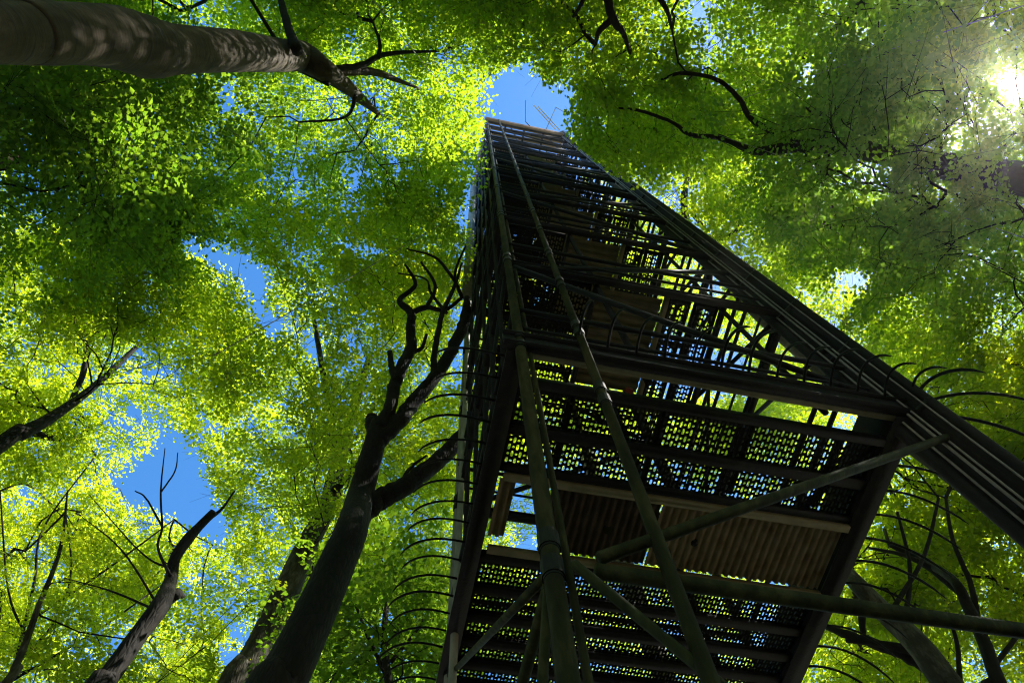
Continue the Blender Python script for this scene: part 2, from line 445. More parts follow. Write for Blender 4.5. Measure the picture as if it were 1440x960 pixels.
c = part(k, 'warning_tag', 'red', pf); c.scale = (.6, .6, .6); c.location = tuple(loc(1.75, B0+.23, .02))

# ---- upper platforms, all alike
def rails(par, h, back=True):
    for dz, r in ((.55, .02), (1.08, .03)):
        for (p, q) in ((loc(A0, B0+.02, dz), loc(A1-.1, B0+.02, dz)), (loc(A0+.0, B0, dz), loc(A0, B1, dz)), (loc(A1, B0+.1, dz), loc(A1, B1, dz)), (loc(A0, B1, dz), loc(A1, B1, dz))):
            pipe('handrail', p, q, r, 'steel', par, 8)
rails(pf, h1)
proto = None
def upper(h, n):
    global proto
    if proto is not None:
        e = empty('platform', (0, 0, h+CAMZ)); e.parent = tower
        for ch in proto: dup(ch, e)
        return e
    e = empty('platform', (0, 0, h+CAMZ)); e.parent = tower
    for (p, q) in ((loc(A0, B0+.02), loc(A1-.1, B0+.02)), (loc(A0, B1), loc(A1, B1)), (loc(A0, B0+.05), loc(A0, B1-.05)), (loc(A1, B0+.05), loc(A1, B1-.05))):
        k = MB(); k.channel(p, q, .08, .15); part(k, 'edge_beam', 'steel', e)
    for b in (3.7,):
        k = MB(); k.channel(loc(A0+.05, b), loc(A1-.05, b), .07, .12); part(k, 'cross_beam', 'steel', e)
    for a in (1.88, 2.80, 3.55):
        k = MB(); k.beam(loc(a, B0+.06, .0), loc(a, 3.66, .0), .05, .1); part(k, 'cross_beam', 'olive' if a == 2.80 else 'steel', e)
    for (a0, a1, b0, b1) in ((A0+.06, 1.84, B0+.1, 3.64), (2.84, 3.15, B0+.1, 3.64), (3.19, 3.52, B0+.1, 3.64)):
        k = MB(); p, q = loc(a0, b0), loc(a1, b1); perforated(k, p[0], q[0], p[1], q[1], .06, .042, .075, 0); part(k, 'deck_plate', 'steel', e)
    k = MB(); p, q = loc(1.92, B0+.12), loc(2.76, 3.62); ribbed(k, p[0], q[0], p[1], q[1], .02, .11, 'x'); part(k, 'sheet_decking', 'olive', e)
    # side screen along the left hand face
    k = MB(); perforated(k, B0-BC+.1, B1-BC-.1, .12, 1.0, 0, .05, .08, 0)
    k.v = [np.stack([np.full(len(v), A0-AC+.045)+v[:, 2]*.3, v[:, 0], v[:, 1]], 1) for v in k.v]
    part(k, 'side_screen', 'steel', e)
    rails(e, h)
    proto = list(e.children)
    return e
for n, h in enumerate(H[2:-3]): upper(h, n)
for h in H[-3:-1]:
    for (p, q) in ((L(A0, B0+.02, h), L(A1-.1, B0+.02, h)), (L(A0, B1, h), L(A1, B1, h)), (L(A0, B0+.05, h), L(A0, B1-.05, h)), (L(A1, B0+.05, h), L(A1, B1-.05, h))):
        k = MB(); k.channel(p, q, .08, .15); part(k, 'edge_beam', 'steel', tower)

# stairs: a flight from each platform to the next, on the far side
def flight():
    e = empty('stair_flight', (0, 0, 0)); e.parent = tower
    n = 14; run = 2.3; rise = 2.9
    for s in (-.4, .4):
        k = MB(); k.beam((-run/2, s, 0), (run/2, s, rise), .03, .22); part(k, 'stringer', 'steel', e)
        pipe('handrail', (-run/2, s, 1.0), (run/2, s, rise+1.0), .02, 'steel', e, 8)
    k = MB(); perforated(k, -.13, .13, -.38, .38, 0, .045, .07, 0); k.box(-.13, -.1, -.38, .38, -.04, -.002); t0 = part(k, 'tread', 'steel', e)
    for i in range(n):
        t = t0 if i == 0 else dup(t0, e)
        s = (i+.5)/n; t.location = (-run/2+run*s, 0, rise*s+.03)
    return e
f0 = flight()
for i, h in enumerate(H[3:-1]):
    if i == 0: f = f0
    else:
        f = f0.copy(); C.objects.link(f); f.parent = tower
        for ch in list(f0.children): dup(ch, f)
    f.location = (-.05, (5.12 if i % 2 else 4.2)-BC, h+CAMZ); f.rotation_euler = (0, 0, 0 if i % 2 else PI)

# ring of pipes below the first platform
for (p, q, r) in ((L(A0+.2, B0-.03, 2.72), L(A1+1.2, B0-.03, 2.72), .039), (L(A0, B0, 2.72), L(A0, B1, 2.72), .03), (L(A1, B0, 2.72), L(A1, B1, 2.72), .05), (L(A0, B1, 2.72), L(A1, B1, 2.72), .05)):
    pipe('ring_pipe', p, q, r, 'pipe', None, 14)
pipe('ring_pipe', L(A1-.1, B0-.35, 2.0), L(A1+1.4, B0-.1, 2.65), .035, 'steel', None, 14)

# top: boarded floor, parapet, masts
tp = empty('top_platform', (0, 0, TOP+CAMZ)); tp.parent = tower
for i in range(16):
    b = B0-.1+i*.235
    k = MB(); k.box(A0-AC-.08, A1-AC+.08, b-BC, b-BC+.2, 0, .05); part(k, 'floor_board', 'board', tp)
for a in (1.6, 2.5, 3.4):
    k = MB(); k.channel(loc(a, B0, -.09), loc(a, B1, -.09), .08, .16); part(k, 'cross_beam', 'steel', tp)
for (p, q) in ((loc(A0, B0, -.1), loc(A1, B0, -.1)), (loc(A0, B1, -.1), loc(A1, B1, -.1))):
    k = MB(); k.channel(p, q, .08, .16); part(k, 'edge_beam', 'steel', tp)
for dz in (.3, .6, .9, 1.2):
    for (p, q) in ((loc(A0-.1, B0-.1, dz), loc(A1+.1, B0-.1, dz)), (loc(A0-.1, B1+.1, dz), loc(A1+.1, B1+.1, dz)), (loc(A0-.1, B0-.07, dz), loc(A0-.1, B1+.07, dz)), (loc(A1+.1, B0-.07, dz), loc(A1+.1, B1+.07, dz))):
        k = MB(); k.beam(p, q, .03, .17); part(k, 'parapet_board', 'board', tp)
an = MB()
an.tube([loc(2.7, 1.9, 0), loc(2.7, 1.9, 3.2)], .02, 8); an.tube([loc(2.7, 1.9, 3.2), loc(2.5, .9, 3.3)], .014, 6)
part(an, 'antenna_mast', 'steel', tp, True)
an = MB(); an.tube([loc(3.6, 2.0, 1.1), loc(3.9, .9, 1.5)], .018, 6); an.tube([loc(3.9, .9, 1.5), loc(6.0, 1.5, 1.8)], .016, 6)
an.tube([loc(4.2, 2.0, 1.0), loc(6.0, 1.5, 1.8)], .016, 6); an.tube([loc(4.2, 2.0, 1.0), loc(6.4, .9, 2.6)], .012, 6)
part(an, 'antenna_boom', 'pale', tp, True)
for s in (0, .22):
    an = MB(); an.beam(loc(2.8+s, 1.0+.1*s, 1.4), loc(4.1+s, 1.9, 1.4), .05, .03); part(an, 'white_rod', 'white', tp)
# guy wires and a lightning cable
def wire(p, q, r, sag=.0):
    t = np.linspace(0, 1, 12)[:, None]; pts = np.array(p)*(1-t)+np.array(q)*t; pts[:, 2] -= sag*4*(t*(1-t))[:, 0]
    pts = pts-np.array([ctr[0], ctr[1], 0]); c, s = math.cos(-TA), math.sin(-TA)
    pts = np.stack([pts[:, 0]*c-pts[:, 1]*s, pts[:, 0]*s+pts[:, 1]*c, pts[:, 2]], 1)
    k = MB(); k.tube(pts, r, 6); k.build('guy_wire', M['cable'], tower, True)
wire(at(800, 215, 30), at(1500, -12, 9.0), .008, .3)
wire(at(1010, 190, 14), at(1500, 355, 8.0), .007, .2)
wire(at(690, 205, 30), at(500, -30, 11), .008, .2)
wire(at(670, 285, 20), at(300, 500, 10), .008, .2)

# ------------------------------------------------------------------ foliage
def inpoly(p, poly):
    x, y = p[:, 0], p[:, 1]; c = np.zeros(len(p), bool); n = len(poly)
    for i in range(n):
        x0, y0 = poly[i]; x1, y1 = poly[(i+1) % n]
        if y0 == y1: continue
        k = ((y0 > y) != (y1 > y)) & (x < (x1-x0)*(y-y0)/(y1-y0)+x0)
        c ^= k
    return c

# open sky between the crowns
GAPS = [
    [(692, 168), (684, 140), (692, 110), (712, 92), (738, 88), (755, 100), (768, 124), (800, 112), (812, 130), (800, 170), (812, 205), (780, 215), (740, 200)],
    [(690, 150), (674, 196), (668, 250), (648, 285), (640, 310), (668, 330), (688, 210)],
    [(248, 330), (300, 338), (345, 352), (382, 378), (388, 405), (372, 430), (405, 445), (408, 470), (380, 480), (358, 462), (352, 425), (330, 392), (290, 368), (258, 362)],
    [(205, 640), (228, 612), (262, 612), (288, 645), (300, 690), (325, 735), (330, 770), (300, 768), (270, 745), (230, 720), (175, 705), (175, 680)],
    [(300, 112), (334, 112), (336, 160), (312, 162)],
    [(300, 905), (338, 908), (345, 945), (310, 950)],
    [(1160, 382), (1200, 374), (1228, 380), (1222, 420), (1195, 412), (1170, 400)],
    [(640, 430), (662, 425), (660, 500), (630, 480)],
    [(870, 470), (960, 480), (1060, 500), (1050, 560), (960, 556), (880, 545)],
    [(1402, 108), (1420, 98), (1448, 98), (1454, 130), (1436, 150), (1408, 144)],
    [(490, 340), (550, 345), (540, 366), (500, 362)],
    [(1120, 85), (1142, 80), (1148, 118), (1128, 122)],
    [(690, 20), (712, 18), (708, 42), (690, 40)],
]
def ingaps(p, jit):
    q = p+rng.normal(0, jit, p.shape)
    c = np.zeros(len(p), bool)
    for g in GAPS:
        xs = [a for a, b in g]; ys = [b for a, b in g]
        bb = (q[:, 0] > min(xs)) & (q[:, 0] < max(xs)) & (q[:, 1] > min(ys)) & (q[:, 1] < max(ys))
        if bb.any():
            idx = np.nonzero(bb)[0]; c[idx] |= inpoly(q[idx], g)
    return c

def intower(P, mg=.55):
    a = P[:, 0]*E1[0]+P[:, 1]*E1[1]; b = P[:, 0]*E2[0]+P[:, 1]*E2[1]
    return (a > A0-mg*.5) & (a < A1+mg) & (b > B0-mg) & (b < B1+mg) & (P[:, 2] < TOP+4)

SIL = [(684, 160), (770, 172), (1010, 360), (1460, 700), (1460, 1000), (620, 1000), (652, 450), (664, 300)]
def before(P, px):
    """between the path and the face of the tower, which stands clear of twigs"""
    b = P[:, 0]*E2[0]+P[:, 1]*E2[1]
    return (b < B0) & inpoly(px+rng.normal(0, 2, px.shape), SIL)

def make_spray():
    """flat fan of leaves: positions, directions, in the plane z=0 with the shoot along +x"""
    pos = []; dr = []
    Lm = .85
    n = 8
    for i in range(n):
        s = (i+.6)/n; x = s*Lm
        for sd in (-1, 1):
            if random.random() < .12: continue
            ang = sd*math.radians(48+random.uniform(-14, 14)); ln = (.16+.34*(1-s)**.7)*random.uniform(.6, 1.1)
            k = max(1, int(ln/.074))
            for j in range(k):
                t = (j+.7)/k*ln
                px = x+math.cos(ang)*t; py = math.sin(ang)*t
                a2 = ang+(1 if j % 2 else -1)*math.radians(38)+random.uniform(-.4, .4)
                pos.append((px, py, random.gauss(0, .035)-.10*t)); dr.append(a2)
    pos.append((Lm, 0, 0)); dr.append(0.0)
    pos = np.array(pos); pos[:, 2] -= .12*pos[:, 0]**2
    return pos, np.array(dr)
SPRAYS = [make_spray() for _ in range(10)]

def leaves(centers, dirs, scale, leaf, mul, gapjit=7.0):
    """all leaves of one crown as quads; dirs are azimuths of the shoots"""
    Vs = []; Tw = []
    kind = rng.integers(0, len(SPRAYS), len(centers))
    for k in range(len(SPRAYS)):
        idx = np.nonzero(kind == k)[0]
        if not len(idx): continue
        pos, dr = SPRAYS[k]; n = len(pos); m = len(idx)
        sc = scale*mul[idx]*rng.uniform(.75, 1.25, m)
        az = dirs[idx]+rng.normal(0, .5, m)
        tilt = rng.normal(-.12, .36, m); roll = rng.normal(0, .42, m)
        ca, sa = np.cos(az), np.sin(az); ct, st = np.cos(tilt), np.sin(tilt); cr, sr = np.cos(roll), np.sin(roll)
        # roll about x, tilt about y, yaw about z
        ex = np.stack([ca*ct, sa*ct, st], 1)
        ey0 = np.stack([-sa, ca, np.zeros(m)], 1); ez0 = np.cross(ex, ey0)
        ey = ey0*cr[:, None]+ez0*sr[:, None]; ez = np.cross(ex, ey)
        p = pos[None]*sc[:, None, None]
        W = centers[idx][:, None]+p[..., :1]*ex[:, None]+p[..., 1:2]*ey[:, None]+p[..., 2:3]*ez[:, None]
        d = np.cos(dr)[None, :, None]*ex[:, None]+np.sin(dr)[None, :, None]*ey[:, None]
        nrm = ez[:, None]+rng.normal(0, .27, (m, n, 3)); 
        d = d+rng.normal(0, .15, (m, n, 3)); d /= np.linalg.norm(d, axis=2, keepdims=True)
        sd = np.cross(nrm, d); sd /= np.linalg.norm(sd, axis=2, keepdims=True)+1e-9
        nn = np.cross(d, sd)
        ln = leaf*mul[idx][:, None, None]*rng.uniform(.55, 1.3, (m, n, 1)); wd = ln*rng.uniform(.31, .41, (m, n, 1))
        fold = wd*.35
        b = W; tip = W+d*ln-nn*ln*.08; md = W+d*ln*.45
        l = md+sd*wd+nn*fold; r = md-sd*wd+nn*fold
        Q = np.stack([b, l, tip, r], 2).reshape(-1, 4, 3)
        Vs.append(Q)
        # the shoot itself, a thin three sided twig
        a0 = centers[idx]-ex*.25*sc[:, None]; a1 = centers[idx]+ex*.8*sc[:, None]
        a1[:, 2] -= .08*sc
        rw = .0045
        ring = [np.cos(t)*ey+np.sin(t)*ez for t in (0, 2.094, 4.189)]
        Tw.append(np.stack([a0+r_*rw for r_ in ring]+[a1+r_*rw*.4 for r_ in ring], 1))
    Q = np.concatenate(Vs)
    cen = Q.mean(1)
    px = proj_many(cen)
    keep = ~ingaps(px, gapjit) & ~intower(cen, .12) & (cen[:, 2] > 2.5) & ~before(cen, px)
    T = np.concatenate(Tw); tc_ = T.mean(1)
    T = T[~ingaps(proj_many(tc_), 4) & ~intower(tc_, .2) & ~before(tc_, proj_many(tc_))]
    return Q[keep], T

def grow(trunk_nodes, pts, bf=.45):
    """join the twig ends to the trunk and limbs, each to the node that gives the shortest way home"""
    n0 = len(trunk_nodes); N = len(pts)
    P = np.vstack([trunk_nodes, pts]); par = np.full(n0+N, -1); plen = np.zeros(n0+N)
    inn = np.zeros(n0+N, bool); inn[:n0] = True
    D = np.linalg.norm(pts[:, None]-trunk_nodes[None], axis=2)
    # climbing steeply downward from the node is dear
    up = (trunk_nodes[None, :, 2]-pts[:, None, 2]); D = D+np.maximum(0, up)*1.0
    best = D.min(1); bi = D.argmin(1)
    todo = np.ones(N, bool)
    order = []
    for _ in range(N):
        c = np.where(todo, best, 1e9); j = int(c.argmin())
        todo[j] = False; par[n0+j] = bi[j]; order.append(n0+j)
        plen[n0+j] = plen[bi[j]]+np.linalg.norm(pts[j]-P[bi[j]])
        dd = np.linalg.norm(pts-pts[j], axis=1); dd = dd+np.maximum(0, pts[j, 2]-pts[:, 2])*.8+bf*plen[n0+j]
        b = dd < best; best = np.where(b & todo, dd, best); bi = np.where(b & todo, n0+j, bi)
    return P, par, order

def poly_sample(poly, n):
    xs = [a for a, b in poly]; ys = [b for a, b in poly]
    out = np.zeros((0, 2))
    while len(out) < n:
        p = np.stack([rng.uniform(min(xs), max(xs), n*2), rng.uniform(min(ys), max(ys), n*2)], 1)
        out = np.vstack([out, p[inpoly(p, poly)]])
    return out[:n]

def area(poly):
    s = 0
    for i in range(len(poly)):
        x0, y0 = poly[i]; x1, y1 = poly[(i+1) % len(poly)]; s += x0*y1-x1*y0
    return abs(s)/2

def nz(p, k, ph):
    """cheap lumpy field for clumping"""
    return (np.sin(p[:, 0]*k+ph)+np.sin(p[:, 1]*k*1.13+2*ph)+np.sin(p[:, 2]*k*1.3+3*ph)+np.sin((p[:, 0]+p[:, 1])*k*.71+ph*.7))/4

STAT = []
def tree(label, trunk, limbs=(), crowns=(), bark='beech', leaf='leaf_mid', size=.112, scale=1.05, gr=None, name='beech_tree', cat='tree', clump=.30, tuft=18, spread=1.1, base=None, root=True):
    """trunk/limbs: [(point, radius)...]; crowns: [(polygon, low, high, density)]"""
    pts = np.array([p for p, r in trunk]); rad = [r for p, r in trunk]
    foot = pts[0].copy()
    e = empty(name, tuple(foot), 0, label, cat, gr)
    def lc(a): return np.asarray(a)-foot
    tp_, tr_ = smooth_path(pts, rad, 7)
    if root: tr_[:4] *= np.array([1.35, 1.15, 1.06, 1.02])
    m = MB(); m.tube(lc(tp_), tr_, 20 if tr_[0] > .15 else 10, True, .035)
    m.build('trunk', M[bark], e, True)
    nodes = [tp_[len(tp_)//2:]]
    for lm in limbs:
        lp, lr = smooth_path(np.array([p for p, r in lm]), [r for p, r in lm], 6)
        m = MB(); lp2 = lp+rng.normal(0, 1, lp.shape)*lr[:, None]*.07; lp2[0] = lp[0]
        m.tube(lc(lp2), lr, 10, True, .1); m.build('limb', M[bark if lr[0] > .12 else 'dark'], e, True)
        nodes.append(lp[2:])
    tn = np.vstack(nodes)
    if not crowns: return e
    allp = []
    muls = []
    for (poly, h0, h1, dens, *mu) in crowns:
        n = int(area(poly)*dens)
        nc = max(3, int(n/tuft))
        px = poly_sample(poly, nc)
        h = h0+(h1-h0)*rng.beta(1.3, 1.2, nc)
        r = rect_many(px)*h[:, None]
        P = np.stack([r[:, 0], r[:, 1], h+CAMZ], 1)
        w = rng.gamma(1.6, 1, nc); P = P[rng.choice(nc, n, p=w/w.sum())]
        P = P+rng.normal(0, 1, P.shape)*np.array([.5, .5, .12])*spread
        px = proj_many(P)
        ph = rng.uniform(0, 6)
        keep = (nz(P, 1.5, ph)+.5*nz(P, 3.1, ph+1)+rng.normal(0, .25, n) > -clump) & ~ingaps(px, 12.0) & ~intower(P)
        allp.append(P[keep]); muls.append(np.full(int(keep.sum()), mu[0] if mu else 1.0))
    P = np.vstack(allp); mul = np.concatenate(muls)
    if len(P) > 1500:
        sk = rng.permutation(len(P))[:1500]
    else: sk = np.arange(len(P))
    S = P[sk]
    PP, par, order = grow(tn, S)
    n0 = len(tn); k = len(PP)
    acc = np.zeros(k)
    for i in reversed(order):
        acc[i] += .0035**2.2
        if par[i] >= 0: acc[par[i]] += acc[i]
    rr = acc**(1/2.2)
    m = MB(); q = 4
    cap = max(.03, tr_[-1]*.9)
    for i in order:
        a, b = PP[par[i]], PP[i]
        ra = min(rr[par[i]] if par[i] >= n0 else rr[i]*1.1, cap, rr[i]*1.7); rb = min(rr[i], cap)
        ln = np.linalg.norm(b-a); mid = (a+b)/2+rng.normal(0, .07, 3)*ln+np.array([0, 0, .05*ln])
        m.tube(lc(np.array([a, mid, b])), [ra, (ra+rb)/2, rb*.8], 5 if rb > .02 else 3, False)
    # shoots point away from where they grow
    par_d = np.full(len(P), 0.0)
    d = PP[n0:]-PP[par[n0:]]
    az = np.arctan2(d[:, 1], d[:, 0])
    if len(P) == len(S): par_d = az
    else:
        par_d[sk] = az
        rest = np.setdiff1d(np.arange(len(P)), sk)
        for s in range(0, len(rest), 500):
            rr_ = rest[s:s+500]; dd = np.linalg.norm(P[rr_][:, None]-S[None], axis=2); par_d[rr_] = az[dd.argmin(1)]
    Q, T = leaves(P, par_d, scale, size, mul)
    fq = np.array([(0, 1, 4, 3), (1, 2, 5, 4), (2, 0, 3, 5)])
    m.add((T-foot).reshape(-1, 3), (fq[None]+(np.arange(len(T))*6)[:, None, None]).reshape(-1, 4))
    m.build('branches', M['dark'], e, True)
    me = bpy.data.meshes.new('crown')
    fast_mesh(me, (Q-foot).reshape(-1, 3), np.arange(len(Q)*4).reshape(-1, 4))
    me.materials.append(M[leaf])
    o = bpy.data.objects.new('crown', me); C.objects.link(o); o.parent = e
    STAT.append((label[:40], len(P), len(Q)))
    return e

def vtrunk(pix, d, top=None):
    """an upright trunk d metres off, seen along the picture points (x, y, half width px); foot on the ground below the first"""
    out = []
    for (x, y, w) in pix:
        r = rect(x, y); h = d/np.linalg.norm(r); p = at(x, y, h); out.append((p, wid(p, w)))
    p0 = out[0][0].copy(); p0[2] = -.05
    return [(p0, out[0][1]*1.12)]+out

def hl(pix):
    return [(at(x, y, h), wid(at(x, y, h), w)) for (x, y, h, w) in pix]

D = .0115
# 1: the big smooth trunk in the top left corner
t = vtrunk([(-60, 40, 47), (40, 46, 44), (110, 48, 41), (165, 54, 43), (205, 66, 43), (232, 69, 36), (262, 70, 32), (330, 72, 28), (395, 78, 22), (425, 80, 21)], 3.9)
t += hl([(452, 96, 16.6, 16), (478, 114, 17.4, 12), (502, 134, 18.2, 8), (532, 160, 19.2, 3)])
lim = [hl([(418, 72, 14.6, 8), (404, 34, 15.5, 6), (392, -10, 16.3, 4)]), hl([(462, 100, 16.9, 8), (500, 100, 17.6, 6.5), (535, 104, 18.3, 5), (590, 125, 19.5, 1.5)]),
       hl([(462, 98, 16.9, 5), (508, 92, 17.6, 4.5), (545, 76, 18.3, 3.5), (625, 72, 19.5, 1.2)]), hl([(532, 82, 18, 3.2), (534, 60, 18.4, 2.6), (524, 30, 19, 1.2)]),
       hl([(462, 118, 16.6, 4), (430, 103, 17, 3), (412, 96, 17.4, 2)]), hl([(500, 134, 17.3, 3), (485, 165, 17.6, 2), (420, 172, 17.8, 1.3)])]
tree('thick smooth grey-brown beech with a bulging trunk in the top left corner', t, lim,
     [([(-160, -160), (690, -160), (690, 60), (688, 150), (668, 215), (645, 280), (560, 312), (480, 335), (385, 345), (262, 335), (255, 240), (300, 110), (-160, 60)], 18, 25, D*1.0), ([(262, 170), (420, 190), (660, 170), (645, 280), (560, 312), (480, 335), (385, 345), (262, 335)], 18.5, 23, D*.35)], leaf='leaf_mid')
# 2: dark crown on the left edge under it
t = vtrunk([(-190, 265, 20), (-90, 245, 17), (20, 225, 10), (100, 205, 6)], 10.5)
tree('shaded dark green beech crown on the left edge below the big trunk', t, [],
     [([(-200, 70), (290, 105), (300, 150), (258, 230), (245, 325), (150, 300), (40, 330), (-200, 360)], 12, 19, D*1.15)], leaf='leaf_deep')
# 3: bright crown mid left
t = vtrunk([(-40, 655, 12), (30, 610, 10), (70, 588, 8), (130, 545, 5)], 13.5); t += hl([(200, 480, 21, 3)])
lim = [hl([(35, 606, 17.2, 5), (100, 618, 18, 5), (128, 602, 19, 3)]), hl([(100, 565, 18, 4), (118, 520, 19, 4), (125, 480, 20, 3), (160, 450, 21, 2)])]
tree('bright yellow-green beech filling the middle of the left edge', t, lim,
     [([(-180, 310), (60, 320), (150, 292), (250, 330), (310, 372), (350, 410), (362, 470), (330, 545), (270, 610), (190, 640), (100, 640), (-180, 720)], 16.5, 24.5, D*1.35)], leaf='leaf_fresh', bark='oak')
# 4: pale many-stemmed tree in the bottom left
t = vtrunk([(-30, 1010, 7), (20, 940, 5.5), (55, 850, 4), (85, 770, 2.6), (95, 690, 1.2)], 13)
lim = [hl([(30, 925, 12.2, 2.6), (80, 870, 13, 2), (100, 800, 14.5, 1.4), (92, 720, 16.5, 1)]), hl([(20, 940, 12, 2.6), (48, 820, 13.8, 2), (62, 740, 15.4, 1.3), (135, 640, 18, 1)]),
       hl([(45, 870, 12.8, 2.2), (150, 800, 14, 1.6), (245, 730, 17, 1)]), hl([(10, 960, 11.8, 2.4), (130, 890, 12.8, 1.6), (230, 820, 15, 1)]), hl([(40, 900, 12.4, 1.8), (12, 830, 13.4, 1.4), (0, 690, 16.5, 1)])]
tree('pale yellow-green slender-stemmed tree in the bottom left corner', t, lim,
     [([(-180, 690), (90, 642), (175, 690), (235, 728), (295, 775), (325, 850), (300, 1000), (-180, 1080)], 16.5, 22.5, D*1.05), ([(-60, 760), (90, 720), (200, 790), (290, 820), (280, 1000), (-60, 1040)], 10.5, 13, D*.4, .85)], leaf='leaf_spring', bark='grey', name='young_tree')
# 5: grey trunk with the tall crown left of the tower
t = vtrunk([(310, 1010, 25), (345, 950, 22), (390, 860, 20), (430, 770, 16), (462, 705, 12)], 11.5); t += hl([(490, 600, 20.5, 8), (520, 500, 22.5, 4)])
lim = [hl([(440, 750, 15.5, 7), (470, 640, 18, 6), (450, 500, 20, 4), (440, 440, 21, 3)]), hl([(470, 690, 16.5, 6), (540, 610, 18.5, 4), (600, 560, 19.5, 3)])]
tree('mottled grey trunk with tall bright crown left of the tower', t, lim,
     [([(372, 345), (480, 352), (560, 322), (660, 300), (664, 420), (655, 620), (640, 800), (560, 880), (430, 960), (300, 1080), (330, 880), (325, 780), (300, 700), (292, 640), (340, 540), (365, 470), (390, 400)], 16, 24, D*1.2),
      ([(400, 700), (430, 560), (490, 470), (515, 540), (495, 690), (440, 760)], 12.5, 16, D*.7, .9), ([(290, 830), (345, 800), (360, 850), (300, 960)], 8.5, 10.5, D*.35, .7)], leaf='leaf_fresh', bark='grey')
# 6: black bare oak in front of it
t = vtrunk([(345, 1060, 42), (400, 950, 35), (440, 868, 30), (475, 790, 26), (494, 745, 23)], 6.0)
t += hl([(506, 700, 9.45, 19), (518, 655, 10.05, 16.5), (529, 614, 10.6, 14.5), (532, 592, 10.95, 10)])
lim = [
       hl([(530, 612, 10.6, 13), (526, 600, 10.9, 12), (522, 588, 11.1, 9), (520, 582, 11.2, 2)]),
       hl([(534, 604, 10.7, 11), (548, 574, 11.2, 9.5), (556, 540, 11.9, 9), (566, 514, 12.5, 8.5), (578, 488, 13.1, 8), (577, 462, 13.6, 6.5), (578, 440, 14, 6), (562, 422, 14.5, 4), (584, 400, 15, 3), (570, 372, 15.4, 1.5)]),
       hl([(556, 536, 11.9, 5), (551, 518, 12.3, 4.5), (548, 494, 12.7, 3.5)]),
       hl([(530, 622, 10.5, 13), (560, 592, 11.0, 12), (586, 561, 11.7, 10.5), (616, 525, 12.5, 9), (640, 484, 13.3, 8.5), (654, 446, 14.1, 8), (657, 418, 14.6, 4)]),
       hl([(609, 533, 12.3, 5), (612, 490, 13, 4.5), (622, 442, 14, 3.5), (640, 400, 15, 2.5), (650, 370, 15.6, 1.5)]),
       hl([(490, 750, 8.9, 15), (505, 722, 9.25, 18), (530, 704, 9.5, 16), (562, 688, 9.8, 14), (594, 666, 10.2, 13), (622, 642, 10.7, 12), (650, 612, 11.3, 11), (690, 560, 12, 8)]),
       hl([(578, 440, 14, 4.5), (600, 432, 14.4, 4), (625, 436, 14.7, 3), (648, 420, 15, 2.5)]), hl([(600, 432, 14.4, 3), (612, 402, 15, 2.5), (592, 368, 15.5, 1.5)]),
       hl([(574, 496, 12.9, 3.5), (592, 490, 13.1, 3), (600, 470, 13.4, 2)]), hl([(640, 395, 15, 2.5), (612, 362, 15.6, 2), (572, 350, 16, 1.2)]), hl([(650, 420, 15, 3), (640, 385, 15.3, 2), (655, 345, 16, 1.2)]),
       hl([(628, 440, 14.2, 2.5), (606, 412, 14.8, 2), (598, 392, 15.2, 1.3), (560, 384, 15.6, 1)]), hl([(560, 690, 9.8, 4), (575, 660, 10.2, 2.5), (600, 640, 10.5, 1.5)])]
tree('black leaning oak trunk forking into bare crooked limbs beside the tower', t, lim,
     [([(560, 320), (655, 330), (660, 400), (555, 380)], 15.8, 17.5, D*.08)], bark='oak', leaf='leaf_mid', name='oak_tree')
# 7: broken dead trunk bottom left
t = vtrunk([(90, 1040, 22), (150, 955, 15), (198, 888, 13), (226, 850, 13.5)], 8.0)
t += hl([(240, 815, 8.8, 9), (246, 785, 9.2, 7.5), (264, 758, 9.6, 8), (280, 740, 9.9, 6), (300, 720, 10.2, 5.5)])
lim = [hl([(235, 842, 8.3, 10), (248, 835, 8.4, 8), (258, 838, 8.5, 3)]), hl([(240, 810, 8.7, 2.4), (222, 770, 9.2, 1.8), (228, 740, 9.5, 1.6), (226, 690, 10, 1.3), (232, 630, 10.8, .6)]),
       hl([(225, 860, 8.2, 2), (160, 832, 8.6, 1.3), (90, 812, 9, .6)]), hl([(228, 740, 9.5, 1.6), (205, 700, 10, 1.2), (190, 690, 10.2, .8)]), hl([(226, 692, 9.98, 1.3), (246, 662, 10.4, 1), (250, 636, 10.7, .6)]),
       hl([(296, 728, 10.2, 3), (312, 715, 10.4, 2), (330, 690, 10.7, 1.2)]), hl([(222, 850, 8.2, 1.8), (170, 772, 9, 1.2), (110, 722, 9.6, .5)]), hl([(245, 800, 9, 1.8), (200, 778, 9.3, 1.2), (125, 695, 10.3, .5)])]
tree('dark broken-topped dead trunk against the blue gap in the bottom left', t, lim, [], bark='oak', name='dead_tree', cat='dead tree')
# 8: shaded undergrowth left of the tower foot
t = vtrunk([(560, 1100, 9), (552, 1000, 7), (540, 900, 5), (545, 840, 3)], 9.0)
lim = [hl([(548, 960, 8.7, 3), (520, 900, 9.2, 3), (500, 850, 9.8, 2)]), hl([(550, 930, 8.8, 3), (590, 880, 9.5, 2), (610, 840, 10, 1.5)])]
tree('small shaded dark green tree low beside the left foot of the tower', t, lim,
     [([(470, 860), (560, 820), (640, 800), (640, 1060), (420, 1060)], 8, 12, D*1.0)], leaf='leaf_deep', bark='dark', name='young_tree')
